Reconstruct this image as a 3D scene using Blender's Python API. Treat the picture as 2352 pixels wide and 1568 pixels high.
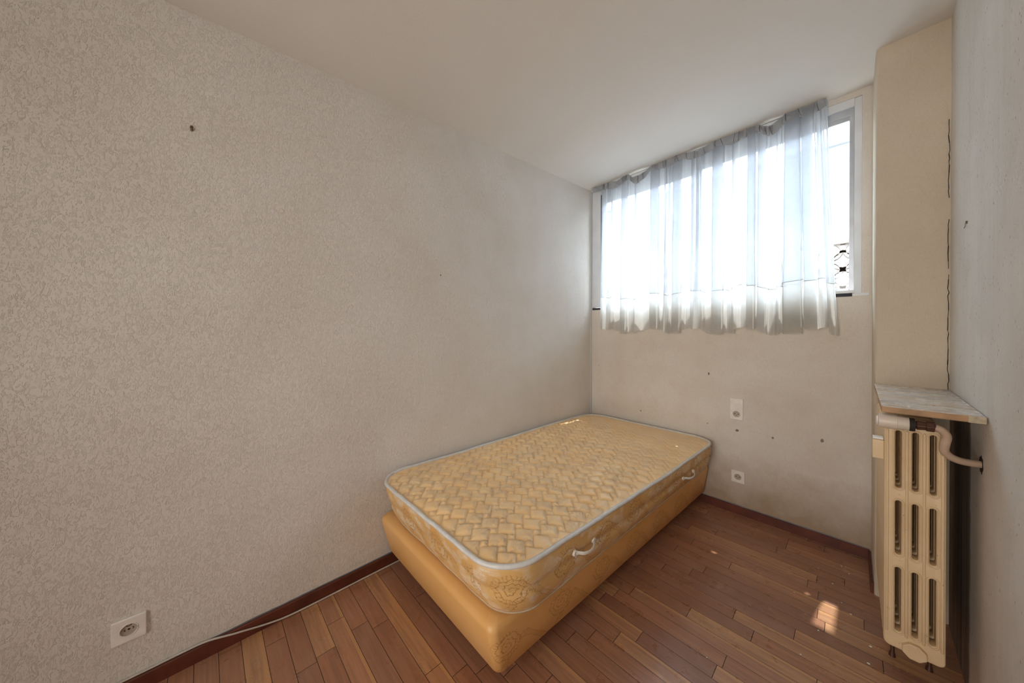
import bpy, bmesh, math, random
from mathutils import Vector, Matrix, noise
S = bpy.context.scene
for _o in list(bpy.data.objects):
    bpy.data.objects.remove(_o)
C = S.collection
PI = math.pi
RND = random.Random(7)

# ------------------------------------------------------------------ camera
F_PX, YAW, HY = 745.55, math.radians(46.3747), 761.39
cd = bpy.data.cameras.new('camera')
cam = bpy.data.objects.new('camera', cd)
C.objects.link(cam)
cd.sensor_width = 36.0
cd.lens = F_PX / 2352 * 36.0
cd.shift_y = (HY - 784.0) / 2352.0
cd.clip_start = 0.02
cam.location = (1.7371, -2.7133, 1.27)
cam.rotation_euler = (PI / 2 - 0.00359, 0, YAW)
S.camera = cam
S.view_settings.view_transform = 'Standard'
S.view_settings.look = 'None'
S.view_settings.gamma = 1.0
S.view_settings.use_curve_mapping = False
S.view_settings.exposure = 0.33
S.cycles.use_denoising = True
S.cycles.max_bounces = 9
S.cycles.diffuse_bounces = 5
S.cycles.transparent_max_bounces = 24
S.cycles.sample_clamp_indirect = 6.0
S.cycles.caustics_reflective = False
S.cycles.caustics_refractive = False

# ------------------------------------------------------------------ sky, sun, added fill light from behind
W = bpy.data.worlds.new('sky'); S.world = W; W.use_nodes = True
wn, wl = W.node_tree.nodes, W.node_tree.links
wn.clear()
tc = wn.new('ShaderNodeTexCoord'); sep = wn.new('ShaderNodeSeparateXYZ')
mr = wn.new('ShaderNodeMapRange'); mr.inputs[1].default_value = 0.0; mr.inputs[2].default_value = 0.9
cr = wn.new('ShaderNodeValToRGB')
cr.color_ramp.elements[0].color = (1.7, 1.85, 2.05, 1)
cr.color_ramp.elements[1].color = (11.6, 13.8, 16.4, 1)
bg = wn.new('ShaderNodeBackground'); ow = wn.new('ShaderNodeOutputWorld')
wl.new(tc.outputs['Generated'], sep.inputs[0]); wl.new(sep.outputs['Z'], mr.inputs[0])
wl.new(mr.outputs[0], cr.inputs[0]); wl.new(cr.outputs[0], bg.inputs[0]); wl.new(bg.outputs[0], ow.inputs[0])
bg.inputs[1].default_value = 1.0

def light(name, kind, loc, rot, energy, color=(1, 1, 1), **kw):
    l = bpy.data.lights.new(name, kind); l.energy = energy; l.color = color
    for k, v in kw.items(): setattr(l, k, v)
    o = bpy.data.objects.new(name, l); o.location = loc; o.rotation_euler = rot; C.objects.link(o)
    return o
sd = Vector((0.05, 1.0, 2.64)).normalized()
sun = light('sun', 'SUN', (0, 4, 8), (0, 0, 0), 6.0, (1.0, 0.95, 0.88), angle=0.012)
sun.rotation_euler = sd.to_track_quat('Z', 'Y').to_euler()
# added fill lamp, unseen, shining through the opening behind the camera
light('rear_fill_light', 'AREA', (1.45, -4.75, 1.25), (PI / 2 + .03, 0, .02), 23.0, (1.0, 0.955, 0.90),
      shape='RECTANGLE', size=1.3, size_y=1.9, spread=math.radians(122))

# ------------------------------------------------------------------ node helpers
class NT:
    def __init__(s, name):
        s.m = bpy.data.materials.new(name); s.m.use_nodes = True
        s.n, s.l = s.m.node_tree.nodes, s.m.node_tree.links
        s.n.clear()
        s.out = s.n.new('ShaderNodeOutputMaterial')
        s._tc = None
    def new(s, t, **kw):
        x = s.n.new(t)
        for k, v in kw.items(): setattr(x, k, v)
        return x
    def link(s, a, b): s.l.new(a, b)
    def co(s, kind='Object'):
        if s._tc is None: s._tc = s.new('ShaderNodeTexCoord')
        return s._tc.outputs[kind]
    def put(s, sock, v):
        if hasattr(v, 'is_linked') or hasattr(v, 'links'): s.l.new(v, sock)
        else: sock.default_value = v
    def map(s, v, scale=(1, 1, 1), rot=(0, 0, 0), loc=(0, 0, 0)):
        m = s.new('ShaderNodeMapping'); s.link(v, m.inputs[0])
        m.inputs['Scale'].default_value = scale; m.inputs['Rotation'].default_value = rot; m.inputs['Location'].default_value = loc
        return m.outputs[0]
    def noise(s, v, scale, detail=3, rough=.5, dist=0):
        m = s.new('ShaderNodeTexNoise'); s.link(v, m.inputs['Vector'])
        m.inputs['Scale'].default_value = scale; m.inputs['Detail'].default_value = detail
        m.inputs['Roughness'].default_value = rough; m.inputs['Distortion'].default_value = dist
        return m.outputs['Fac']
    def vor(s, v, scale, feature='F1', out='Distance'):
        m = s.new('ShaderNodeTexVoronoi', feature=feature); s.link(v, m.inputs['Vector']); m.inputs['Scale'].default_value = scale
        return m.outputs[out]
    def math(s, op, a, b=0.0, c=0.0, clamp=False):
        m = s.new('ShaderNodeMath', operation=op, use_clamp=clamp)
        s.put(m.inputs[0], a); s.put(m.inputs[1], b); s.put(m.inputs[2], c)
        return m.outputs[0]
    def ramp(s, f, stops):
        m = s.new('ShaderNodeValToRGB'); s.link(f, m.inputs[0]); e = m.color_ramp.elements
        while len(e) < len(stops): e.new(0.5)
        for k, (p, c) in enumerate(stops):
            e[k].position = p
            e[k].color = (c, c, c, 1) if isinstance(c, (int, float)) else (*c, 1)
        return m.outputs[0]
    def mix(s, f, a, b, t='MIX'):
        m = s.new('ShaderNodeMix', data_type='RGBA', blend_type=t)
        s.put(m.inputs[0], f)
        s.put(m.inputs[6], a if not isinstance(a, tuple) else (*a, 1)); s.put(m.inputs[7], b if not isinstance(b, tuple) else (*b, 1))
        return m.outputs[2]
    def sep(s, v):
        m = s.new('ShaderNodeSeparateXYZ'); s.link(v, m.inputs[0]); return m.outputs
    def comb(s, x, y, z):
        m = s.new('ShaderNodeCombineXYZ')
        for i, q in enumerate((x, y, z)): s.put(m.inputs[i], q)
        return m.outputs[0]
    def bump(s, h, strength=1.0, dist=.002, normal=None):
        m = s.new('ShaderNodeBump'); m.inputs['Strength'].default_value = strength; m.inputs['Distance'].default_value = dist
        s.link(h, m.inputs['Height'])
        if normal is not None: s.link(normal, m.inputs['Normal'])
        return m.outputs[0]
    def bsdf(s, col, rough=.8, metal=0, spec=.5, normal=None, sheen=0, coat=0):
        p = s.new('ShaderNodeBsdfPrincipled')
        s.put(p.inputs['Base Color'], (*col, 1) if isinstance(col, tuple) else col)
        s.put(p.inputs['Roughness'], rough); p.inputs['Metallic'].default_value = metal
        s.put(p.inputs['Specular IOR Level'], spec); p.inputs['Sheen Weight'].default_value = sheen
        p.inputs['Coat Weight'].default_value = coat
        if normal is not None: s.link(normal, p.inputs['Normal'])
        s.link(p.outputs[0], s.out.inputs[0])
        return p

def simple(name, col, rough=.6, metal=0, spec=.5, grime=.12, scale=14, bump=0.0, bscale=60):
    t = NT(name); v = t.co()
    n = t.noise(v, scale, 4)
    c = t.mix(t.ramp(n, [(.35, 0.0), (.7, 1.0)]), col, tuple(x * (1 - grime) for x in col))
    nr = t.bump(t.noise(v, bscale, 3), 1.0, bump) if bump else None
    t.bsdf(c, rough, metal, spec, nr)
    return t.m

# ------------------------------------------------------------------ materials
def wall_mat(name, col, stain, worm=1.0, specks=0.0, streak=0.0, low=None, axis=0):
    t = NT(name); v = t.co()
    n1 = t.noise(v, 2.2, 3, .55); n2 = t.noise(v, 9, 4, .6)
    c = t.mix(t.ramp(n1, [(.35, 0.0), (.72, .55)]), col, stain)
    c = t.mix(t.ramp(n2, [(.5, 0.0), (.8, .22)]), c, stain)
    # roller / roughcast relief: short worm like ridges
    w1 = t.noise(t.map(v, (1, 1, .5)), 135, 2, .5, 1.4)
    ridge = t.ramp(w1, [(.52, 0.0), (.60, 1.0), (.68, .35)])
    mask = t.ramp(t.noise(v, 40, 2), [(.34, .45), (.62, 1.0)])
    fine = t.noise(v, 420, 3, .6)
    h = t.math('ADD', t.math('MULTIPLY', ridge, mask), t.math('MULTIPLY', fine, .55))
    if specks:
        sp = t.vor(t.map(v, (1, 1, .5)), 62); spm = t.ramp(sp, [(.05, 1.0), (.16, 0.0)])
        sm = t.math('MULTIPLY', spm, t.ramp(t.noise(v, 14, 2), [(.42, 0.0), (.56, 1.0)]))
        c = t.mix(t.math('MULTIPLY', sm, specks), c, (.22, .13, .07))
        h = t.math('SUBTRACT', h, t.math('MULTIPLY', sm, .8))
    if streak:
        st = t.noise(t.map(v, (16, 16, .9)), 1.6, 4, .6)
        c = t.mix(t.math('MULTIPLY', t.ramp(st, [(.48, 0.0), (.7, 1.0)]), streak), c, stain)
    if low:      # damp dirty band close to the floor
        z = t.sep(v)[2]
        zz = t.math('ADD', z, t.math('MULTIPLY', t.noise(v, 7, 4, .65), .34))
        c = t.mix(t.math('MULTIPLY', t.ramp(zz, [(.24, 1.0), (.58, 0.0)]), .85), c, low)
    t.bsdf(c, .92, 0, .25, t.bump(h, 1.0, 0.0011 * worm))
    return t

WALL = (.76, .72, .67); STAIN = (.66, .595, .51)
M = {}
M['wall_left'] = wall_mat('plaster_roughcast', WALL, STAIN, 1.25).m
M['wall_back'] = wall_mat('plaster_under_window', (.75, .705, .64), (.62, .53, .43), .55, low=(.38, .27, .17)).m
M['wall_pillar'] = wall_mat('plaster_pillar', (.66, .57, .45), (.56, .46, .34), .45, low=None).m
M['wall_bright'] = wall_mat('plaster_light', (.74, .69, .62), (.62, .56, .47), .5).m
M['wall_rear'] = M['wall_pillar']
t = wall_mat('plaster_speckled', (.78, .745, .69), (.60, .55, .48), .9, specks=.85, streak=.22)
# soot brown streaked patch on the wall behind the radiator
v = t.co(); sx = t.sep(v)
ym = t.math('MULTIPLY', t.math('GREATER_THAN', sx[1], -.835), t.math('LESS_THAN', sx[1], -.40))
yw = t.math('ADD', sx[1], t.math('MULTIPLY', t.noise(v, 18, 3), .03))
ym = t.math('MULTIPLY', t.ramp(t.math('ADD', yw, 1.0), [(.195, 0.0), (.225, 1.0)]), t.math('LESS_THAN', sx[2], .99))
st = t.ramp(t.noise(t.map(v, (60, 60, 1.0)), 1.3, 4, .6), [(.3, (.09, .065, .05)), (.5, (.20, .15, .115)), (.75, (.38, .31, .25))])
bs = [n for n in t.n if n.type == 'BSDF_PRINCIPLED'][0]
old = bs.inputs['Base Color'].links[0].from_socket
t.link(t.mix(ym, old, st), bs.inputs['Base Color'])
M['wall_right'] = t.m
t = NT('ceiling_paint'); v = t.co()
c = t.mix(t.ramp(t.noise(v, 1.4, 3), [(.4, 0.0), (.8, .5)]), (.76, .72, .66), (.72, .67, .60))
t.bsdf(c, .9, 0, .25, t.bump(t.noise(v, 70, 4), 1.0, .0006)); M['ceiling'] = t.m

# parquet strips running along X
t = NT('parquet_strips'); v = t.co(); sx = t.sep(v)
BW = .0685
row = t.math('FLOOR', t.math('DIVIDE', sx[1], BW))
wn1 = t.new('ShaderNodeTexWhiteNoise', noise_dimensions='1D'); t.link(row, wn1.inputs['W'])
blen = t.math('ADD', t.math('MULTIPLY', wn1.outputs['Value'], .28), .42)
xo = t.math('ADD', t.math('DIVIDE', sx[0], blen), t.math('MULTIPLY', wn1.outputs['Value'], 17.3))
colm = t.math('FLOOR', xo)
wn2 = t.new('ShaderNodeTexWhiteNoise', noise_dimensions='2D'); t.link(t.comb(row, colm, 0.0), wn2.inputs['Vector'])
bval = wn2.outputs['Value']
fy = t.math('FRACT', t.math('DIVIDE', sx[1], BW)); fx = t.math('FRACT', xo)
ey = t.math('MULTIPLY', t.math('MINIMUM', fy, t.math('SUBTRACT', 1.0, fy)), BW)
ex = t.math('MULTIPLY', t.math('MINIMUM', fx, t.math('SUBTRACT', 1.0, fx)), blen)
e = t.math('MINIMUM', ey, ex)
gap = t.ramp(t.math('MULTIPLY', e, 100), [(.03, 1.0), (.13, 0.0)])
gv = t.comb(t.math('MULTIPLY', sx[0], 2.2), t.math('ADD', t.math('MULTIPLY', sx[1], 34), t.math('MULTIPLY', bval, 40)), bval)
grain = t.noise(gv, 2.0, 6, .62, .6)
fgr = t.noise(t.comb(t.math('MULTIPLY', sx[0], 12), t.math('MULTIPLY', sx[1], 240), bval), 2.0, 3, .6)
base = t.ramp(bval, [(0.0, (.30, .140, .082)), (.22, (.38, .175, .095)), (.45, (.44, .205, .110)), (.62, (.35, .175, .110)), (.8, (.48, .235, .125)), (1.0, (.54, .30, .145))])
c = t.mix(t.ramp(grain, [(.34, .55), (.62, 0.0)]), base, (.20, .090, .055))
c = t.mix(t.ramp(fgr, [(.45, 0.0), (.75, .28)]), c, (.46, .24, .13))
# thin pale sapwood edge on some strips
sap = t.math('MULTIPLY', t.math('GREATER_THAN', bval, .72), t.math('GREATER_THAN', t.math('ADD', fy, t.math('MULTIPLY', grain, .06)), .84))
c = t.mix(t.math('MULTIPLY', sap, .75), c, (.56, .30, .13))
# dust and scuffs
c = t.mix(t.ramp(t.noise(v, 5, 5, .7), [(.50, 0.0), (.75, .22)]), c, (.42, .30, .24))
c = t.mix(gap, c, (.018, .010, .008))
hh = t.math('SUBTRACT', t.math('MULTIPLY', grain, .25), t.math('MULTIPLY', gap, 1.3))
hh = t.math('ADD', hh, t.math('MULTIPLY', bval, .35))
rr = t.ramp(t.noise(v, 11, 4, .6), [(.3, .22), (.7, .42)])
t.bsdf(c, rr, 0, .6, t.bump(hh, 1.0, .0009), coat=.15); M['floor'] = t.m

M['skirting'] = simple('skirting_mahogany', (.15, .038, .020), .45, 0, .5, .5, 9, .0006, 90)
M['cable'] = simple('cable_plastic', (.62, .58, .52), .45, grime=.2)
M['plastic'] = simple('switch_plastic', (.86, .82, .76), .35, grime=.08, scale=30)
M['plastic_dark'] = simple('socket_well_plastic', (.50, .43, .35), .45, grime=.15, scale=30)
M['hole'] = simple('dark_hole', (.02, .015, .012), .8)
M['metal'] = simple('steel_pin', (.45, .42, .38), .35, .9)
M['alu'] = simple('window_aluminium', (.62, .65, .70), .38, .55, grime=.25, scale=8)
M['alu_dark'] = simple('window_rail_dark', (.22, .24, .28), .5, .3, grime=.3)
M['white_frame'] = simple('window_white_paint', (.78, .80, .82), .5, grime=.12, scale=6)
M['seal'] = simple('sealant_black', (.03, .03, .04), .7)
M['concrete'] = simple('terrace_paving', (.50, .48, .45), .9, grime=.25, scale=4, bump=.002)
M['facade'] = simple('facade_render', (.36, .36, .37), .9, grime=.06, scale=3)
M['facade_pink'] = simple('facade_pink_stone', (.40, .33, .31), .9, grime=.2, scale=5)
M['lattice'] = simple('screen_block_cement', (.26, .21, .18), .9, grime=.25, scale=18, bump=.001)

t = NT('window_glass')
lw = t.new('ShaderNodeFresnel'); ge = t.new('ShaderNodeNewGeometry'); t.link(t.math('ADD', t.math('MULTIPLY', ge.outputs['Backfacing'], 1 / 1.45 - 1.45), 1.45), lw.inputs[0])
tr = t.new('ShaderNodeBsdfTransparent'); tr.inputs[0].default_value = (.96, .98, .98, 1)
gl = t.new('ShaderNodeBsdfGlossy'); gl.inputs['Roughness'].default_value = .02
mx = t.new('ShaderNodeMixShader'); t.link(lw.outputs[0], mx.inputs[0]); t.link(tr.outputs[0], mx.inputs[1]); t.link(gl.outputs[0], mx.inputs[2])
t.link(mx.outputs[0], t.out.inputs[0]); M['glass'] = t.m

def cloth_mat(name, col, clear, weave=True):
    t = NT(name); v = t.co()
    tr = t.new('ShaderNodeBsdfTransparent'); tr.inputs[0].default_value = (.97, .98, 1.0, 1)
    tl = t.new('ShaderNodeBsdfTranslucent'); tl.inputs[0].default_value = (*col, 1)
    df = t.new('ShaderNodeBsdfDiffuse'); df.inputs[0].default_value = (*col, 1)
    n = t.bump(t.noise(t.map(v, (1, 1, .3)), 60, 3), 1.0, .0006)
    t.link(n, tl.inputs['Normal']); t.link(n, df.inputs['Normal'])
    m1 = t.new('ShaderNodeMixShader'); m1.inputs[0].default_value = .22
    t.link(tl.outputs[0], m1.inputs[1]); t.link(df.outputs[0], m1.inputs[2])
    m2 = t.new('ShaderNodeMixShader')
    f = t.math('ADD', t.math('MULTIPLY', t.noise(v, 25, 3), .16), 1 - clear - .08)
    lwf = t.new('ShaderNodeLayerWeight'); lwf.inputs[0].default_value = .5
    f = t.math('ADD', f, t.math('MULTIPLY', t.ramp(lwf.outputs['Facing'], [(.36, 0.0), (.62, 1.0)]), .6), clamp=True)
    t.link(f, m2.inputs[0]); t.link(tr.outputs[0], m2.inputs[1]); t.link(m1.outputs[0], m2.inputs[2])
    t.link(m2.outputs[0], t.out.inputs[0])
    return t.m
M['voile'] = cloth_mat('voile_sheer', (.68, .69, .71), .25)
M['voile_hem'] = cloth_mat('voile_hem', (.80, .79, .76), .20)
M['tape'] = simple('header_tape_cloth', (.40, .42, .45), .85, grime=.2, scale=25, bump=.0006, bscale=180)

def damask(name, c0, c1, c2, amp=.5, period=.27, zper=.26, uoff=0.0, zoff=0.0, umax=99.0, pale=None, relief=.0010):
    """satin damask: scalloped rosettes repeated along the cloth, leafy ogee lines between them"""
    t = NT(name); v = t.co('UV'); sx = t.sep(v)
    wob = t.noise(v, 38, 4, .7)
    wob2 = t.noise(t.map(v, loc=(5, 3, 0)), 38, 4, .7)
    u = t.math('ADD', t.math('SUBTRACT', sx[0], uoff), t.math('MULTIPLY', t.math('SUBTRACT', wob, .5), .030))
    w = t.math('ADD', t.math('SUBTRACT', sx[1], zoff), t.math('MULTIPLY', t.math('SUBTRACT', wob2, .5), .030))
    def rep_(q, per, sh): return t.math('MULTIPLY', t.math('SUBTRACT', t.math('FRACT', t.math('ADD', t.math('DIVIDE', q, per), .5 + sh)), .5), per)
    def med(shu, shw, R, n):
        a = rep_(u, period, shu); b = rep_(w, zper, shw)
        r = t.math('SQRT', t.math('ADD', t.math('MULTIPLY', a, a), t.math('MULTIPLY', t.math('MULTIPLY', b, b), 1.3)))
        th = t.math('ARCTAN2', b, a)
        sc = t.math('MULTIPLY', t.math('ABSOLUTE', t.math('SINE', t.math('MULTIPLY', th, n))), .006)
        pet = t.math('ADD', t.math('ADD', r, sc), t.math('MULTIPLY', th, .0032))
        rings = t.math('ABSOLUTE', t.math('SINE', t.math('MULTIPLY', pet, 160)))
        inside = t.ramp(t.math('DIVIDE', t.math('ADD', r, sc), R), [(.94, 1.0), (1.0, 0.0)])
        spokes = t.math('MULTIPLY', t.ramp(t.math('SINE', t.math('MULTIPLY', th, 26)), [(.55, 0.0), (.9, .6)]), t.ramp(t.math('DIVIDE', r, R), [(.5, 0.0), (.62, 1.0)]))
        line = t.math('MAXIMUM', t.ramp(rings, [(.10, 1.0), (.36, 0.0)]), spokes)
        return t.math('MULTIPLY', line, inside), inside
    l1, i1 = med(0, 0, .072, 4)
    l2, i2 = med(.5, .5, .045, 3)
    # ogee stems
    sn = t.math('MULTIPLY', t.math('SINE', t.math('MULTIPLY', u, 2 * PI / period)), .052)
    d = t.math('ABSOLUTE', rep_(t.math('SUBTRACT', w, sn), zper, .22))
    jag = t.math('MULTIPLY', t.math('ABSOLUTE', t.math('SINE', t.math('MULTIPLY', u, 330))), .005)
    d = t.math('SUBTRACT', d, jag)
    stem = t.ramp(t.math('MULTIPLY', d, 40), [(.06, .25), (.30, .15), (.42, .95), (.52, .0)])
    free = t.math('SUBTRACT', 1.0, t.math('MAXIMUM', i1, i2))
    pat = t.math('MAXIMUM', t.math('MAXIMUM', l1, l2), t.math('MULTIPLY', stem, free))
    pat = t.math('MULTIPLY', pat, t.math('LESS_THAN', sx[0], umax))
    pat = t.math('MULTIPLY', pat, t.ramp(t.noise(v, 90, 2), [(.3, .45), (.6, 1.0)]))
    c = t.mix(t.ramp(t.noise(v, 5, 3), [(.35, 0.0), (.7, 1.0)]), c0, c1)
    if pale:
        bl = t.noise(t.map(v, (13, 17, 1)), 1.0, 1)
        cell = t.new('ShaderNodeTexBrick'); t.link(v, cell.inputs['Vector']); cell.inputs['Scale'].default_value = 26
        cell.inputs['Color1'].default_value = (1, 1, 1, 1); cell.inputs['Color2'].default_value = (.3, .3, .3, 1); cell.inputs['Mortar'].default_value = (.1, .1, .1, 1)
        cell.inputs['Mortar Size'].default_value = .03; cell.inputs['Mortar Smooth'].default_value = 1.0
        pm = t.math('MULTIPLY', t.ramp(bl, [(.50, 0.0), (.60, .8)]), cell.outputs['Color'])
        pm = t.math('MULTIPLY', pm, t.math('LESS_THAN', sx[0], umax))
        c = t.mix(pm, c, pale)
    c = t.mix(t.math('MULTIPLY', pat, amp), c, c2)
    thr = t.noise(t.map(v, (60, 900, 1)), 1.0, 2)
    h = t.math('ADD', t.math('MULTIPLY', pat, -.8), t.math('MULTIPLY', thr, .22))
    t.bsdf(c, t.ramp(pat, [(0.0, .42), (1.0, .6)]), 0, .5, t.bump(h, 1.0, relief))
    return t.m
M['border'] = damask('mattress_border_damask', (.70, .41, .14), (.76, .52, .25), (.40, .185, .045), .95, .245, .25, .12, .42, pale=(.84, .72, .56))
M['base_cloth'] = damask('bed_base_damask', (.76, .42, .14), (.79, .46, .18), (.46, .22, .06), 1.0, .27, .25, .07, .185, umax=2.25)
t = NT('quilt_satin'); v = t.co()
leaf = t.ramp(t.noise(t.map(v, (1, 1, 1)), 34, 5, .75, 1.5), [(.49, 0.0), (.525, 1.0), (.56, 0.0)])
lm = t.ramp(t.noise(v, 9, 2), [(.45, 0.0), (.55, 1.0)])
pat = t.math('MULTIPLY', leaf, lm)
c = t.mix(t.ramp(t.noise(v, 6, 4), [(.35, 0.0), (.65, 1.0)]), (.96, .67, .34), (.91, .59, .27))
c = t.mix(t.math('MULTIPLY', pat, .6), c, (.94, .82, .64))
t.bsdf(c, t.ramp(pat, [(0.0, .42), (1.0, .30)]), 0, .6, t.bump(t.math('ADD', pat, t.math('MULTIPLY', t.noise(v, 300, 2), .3)), 1.0, .0005), sheen=.15)
M['quilt'] = t.m
M['piping'] = simple('piping_satin_white', (.72, .71, .68), .4, grime=.15, scale=40, bump=.0006, bscale=200)
M['piping_low'] = simple('piping_satin_dull', (.62, .52, .38), .5, grime=.2, scale=40)
M['handle'] = simple('handle_white_cord', (.80, .77, .70), .4, grime=.12, scale=30)
M['leg'] = simple('bed_leg_black', (.03, .025, .02), .5)

t = NT('radiator_enamel'); v = t.co()
c = t.mix(t.ramp(t.noise(v, 7, 5, .6), [(.4, 0.0), (.75, 1.0)]), (.76, .58, .36), (.67, .49, .28))
c = t.mix(t.ramp(t.noise(v, 60, 4, .7), [(.66, 0.0), (.72, .7)]), c, (.30, .20, .12))
t.bsdf(c, .42, 0, .5, t.bump(t.noise(v, 90, 4), 1.0, .0006)); M['radiator'] = t.m
M['pipe'] = simple('pipe_paint_pink', (.56, .40, .29), .5, grime=.2, scale=20, bump=.0008, bscale=60)
M['valve_white'] = simple('valve_head_white', (.70, .60, .50), .4, grime=.12)
M['valve_brown'] = simple('valve_body_bronze', (.13, .060, .040), .45, .4, grime=.4)
M['clean_white'] = simple('clean_white_plastic', (.85, .84, .80), .4, grime=.05)

t = NT('veined_marble'); v = t.co()
st = t.noise(t.map(v, (2.2, 15, 10), (0, 0, .10)), 1.5, 6, .62, .9)
c = t.ramp(st, [(.30, (.24, .27, .32)), (.42, (.52, .53, .54)), (.50, (.80, .76, .70)), (.57, (.58, .42, .27)), (.63, (.84, .80, .75)), (.80, (.34, .36, .40))])
c = t.mix(t.ramp(t.noise(t.map(v, (3, 40, 10)), 1.2, 5, .7), [(.5, 0.0), (.62, .5)]), c, (.20, .21, .24))
t.bsdf(c, t.ramp(t.noise(v, 20, 4), [(.3, .16), (.7, .34)]), 0, .5, t.bump(t.noise(v, 120, 3), 1.0, .0002)); M['marble'] = t.m
M['marble_edge'] = simple('marble_edge_ochre', (.48, .27, .12), .5, grime=.45, scale=16, bump=.0006)
M['marble_chip'] = simple('marble_edge_pale', (.62, .50, .34), .6, grime=.4, scale=60)

# ------------------------------------------------------------------ mesh helpers
def obj(name, bm, mat, parent=None, smooth=None, kind=None, label=None, cat=None, group=None, bevel=0, seg=2):
    bmesh.ops.remove_doubles(bm, verts=bm.verts, dist=1e-6)
    bmesh.ops.recalc_face_normals(bm, faces=bm.faces)
    me = bpy.data.meshes.new(name); bm.to_mesh(me); bm.free()
    o = bpy.data.objects.new(name, me); C.objects.link(o)
    for m in (mat if isinstance(mat, (list, tuple)) else [mat]): me.materials.append(m)
    if parent is not None: o.parent = parent
    if kind: o['kind'] = kind
    if label: o['label'] = label
    if cat: o['category'] = cat
    if group: o['group'] = group
    if bevel:
        b = o.modifiers.new('bevel', 'BEVEL'); b.width = bevel; b.segments = seg; b.limit_method = 'ANGLE'; b.angle_limit = math.radians(40)
    if smooth is not None:
        me.shade_smooth()
        if smooth < 179: me.set_sharp_from_angle(angle=math.radians(smooth))
    return o
def thing(name, label, cat, loc=(0, 0, 0), rotz=0, group=None):
    o = bpy.data.objects.new(name, None); C.objects.link(o); o.empty_display_size = .05
    o.location = loc; o.rotation_euler = (0, 0, rotz); o['label'] = label; o['category'] = cat
    if group: o['group'] = group
    return o
def box(bm, x0, x1, y0, y1, z0, z1, f=None, mi=0):
    ps = [(x0, y0, z0), (x1, y0, z0), (x1, y1, z0), (x0, y1, z0), (x0, y0, z1), (x1, y0, z1), (x1, y1, z1), (x0, y1, z1)]
    if f: ps = [f(*q) for q in ps]
    vs = [bm.verts.new(q) for q in ps]
    for ix in ((3, 2, 1, 0), (4, 5, 6, 7), (0, 1, 5, 4), (1, 2, 6, 5), (2, 3, 7, 6), (3, 0, 4, 7)):
        fc = bm.faces.new([vs[i] for i in ix]); fc.material_index = mi
    return vs
def tube(bm, pts, r, n=10, cap=True, rf=None, mi=0):
    pts = [Vector(p) for p in pts]; rings = []
    up = Vector((0, 0, 1)); prev = None
    for i, p in enumerate(pts):
        d = (pts[min(i + 1, len(pts) - 1)] - pts[max(i - 1, 0)]).normalized()
        if prev is None:
            a = d.cross(up if abs(d.z) < .9 else Vector((1, 0, 0))).normalized()
        else:
            a = (prev - d * prev.dot(d)).normalized()
        prev = a; b = d.cross(a)
        rr = rf(i) if rf else r
        rings.append([bm.verts.new(p + (a * math.cos(2 * PI * k / n) + b * math.sin(2 * PI * k / n)) * rr) for k in range(n)])
    for i in range(len(rings) - 1):
        for k in range(n):
            f = bm.faces.new((rings[i][k], rings[i][(k + 1) % n], rings[i + 1][(k + 1) % n], rings[i + 1][k])); f.material_index = mi
    if cap:
        bm.faces.new(rings[0][::-1]).material_index = mi; bm.faces.new(rings[-1]).material_index = mi
    return rings
def catmull(pts, sub=6, closed=False):
    pts = [Vector(p) for p in pts]; out = []; n = len(pts)
    rng = range(n if closed else n - 1)
    for i in rng:
        if closed: p0, p1, p2, p3 = pts[i - 1], pts[i], pts[(i + 1) % n], pts[(i + 2) % n]
        else: p0, p1, p2, p3 = pts[max(i - 1, 0)], pts[i], pts[i + 1], pts[min(i + 2, n - 1)]
        for s in range(sub):
            u = s / sub
            out.append(.5 * ((2 * p1) + (-p0 + p2) * u + (2 * p0 - 5 * p1 + 4 * p2 - p3) * u * u + (-p0 + 3 * p1 - 3 * p2 + p3) * u ** 3))
    if not closed: out.append(pts[-1])
    return out
def cyl(bm, p, axis, r0, r1, L, n=24, mi=0):
    a = Vector(axis).normalized()
    tube(bm, [Vector(p), Vector(p) + a * L], r0, n, True, (lambda i: r0 if i == 0 else r1), mi)
def new(): return bmesh.new()
def flat_shape(name, outer, holes, thick, bev, mat, parent, M4, smooth=50, label=None):
    """filled outline with holes, given thickness and softened rims, through a 2D curve"""
    cu = bpy.data.curves.new(name, 'CURVE'); cu.dimensions = '2D'; cu.fill_mode = 'BOTH'
    cu.extrude = thick / 2 - bev; cu.bevel_depth = bev; cu.bevel_resolution = 2; cu.offset = -bev
    for ring in [outer] + holes:
        sp = cu.splines.new('POLY'); sp.points.add(len(ring) - 1)
        for i, (x, y) in enumerate(ring): sp.points[i].co = (x, y, 0, 1)
        sp.use_cyclic_u = True
    tmp = bpy.data.objects.new(name, cu)
    me = bpy.data.meshes.new_from_object(tmp)
    bpy.data.objects.remove(tmp)
    bm = new(); bm.from_mesh(me); bpy.data.meshes.remove(me)
    bmesh.ops.transform(bm, matrix=M4, verts=bm.verts)
    return obj(name, bm, mat, parent, smooth, label=label)
def rrect(cx, cy, w, h, r, n=5):
    pts = []
    for qx, qy, a0 in ((1, 1, 0), (-1, 1, 90), (-1, -1, 180), (1, -1, 270)):
        for k in range(n + 1):
            a = math.radians(a0 + 90 * k / n)
            pts.append((cx + qx * (w / 2 - r) + r * math.cos(a), cy + qy * (h / 2 - r) + r * math.sin(a)))
    return pts
def circ(cx, cy, r, n=28): return [(cx + r * math.cos(2 * PI * k / n), cy + r * math.sin(2 * PI * k / n)) for k in range(n)]

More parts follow.
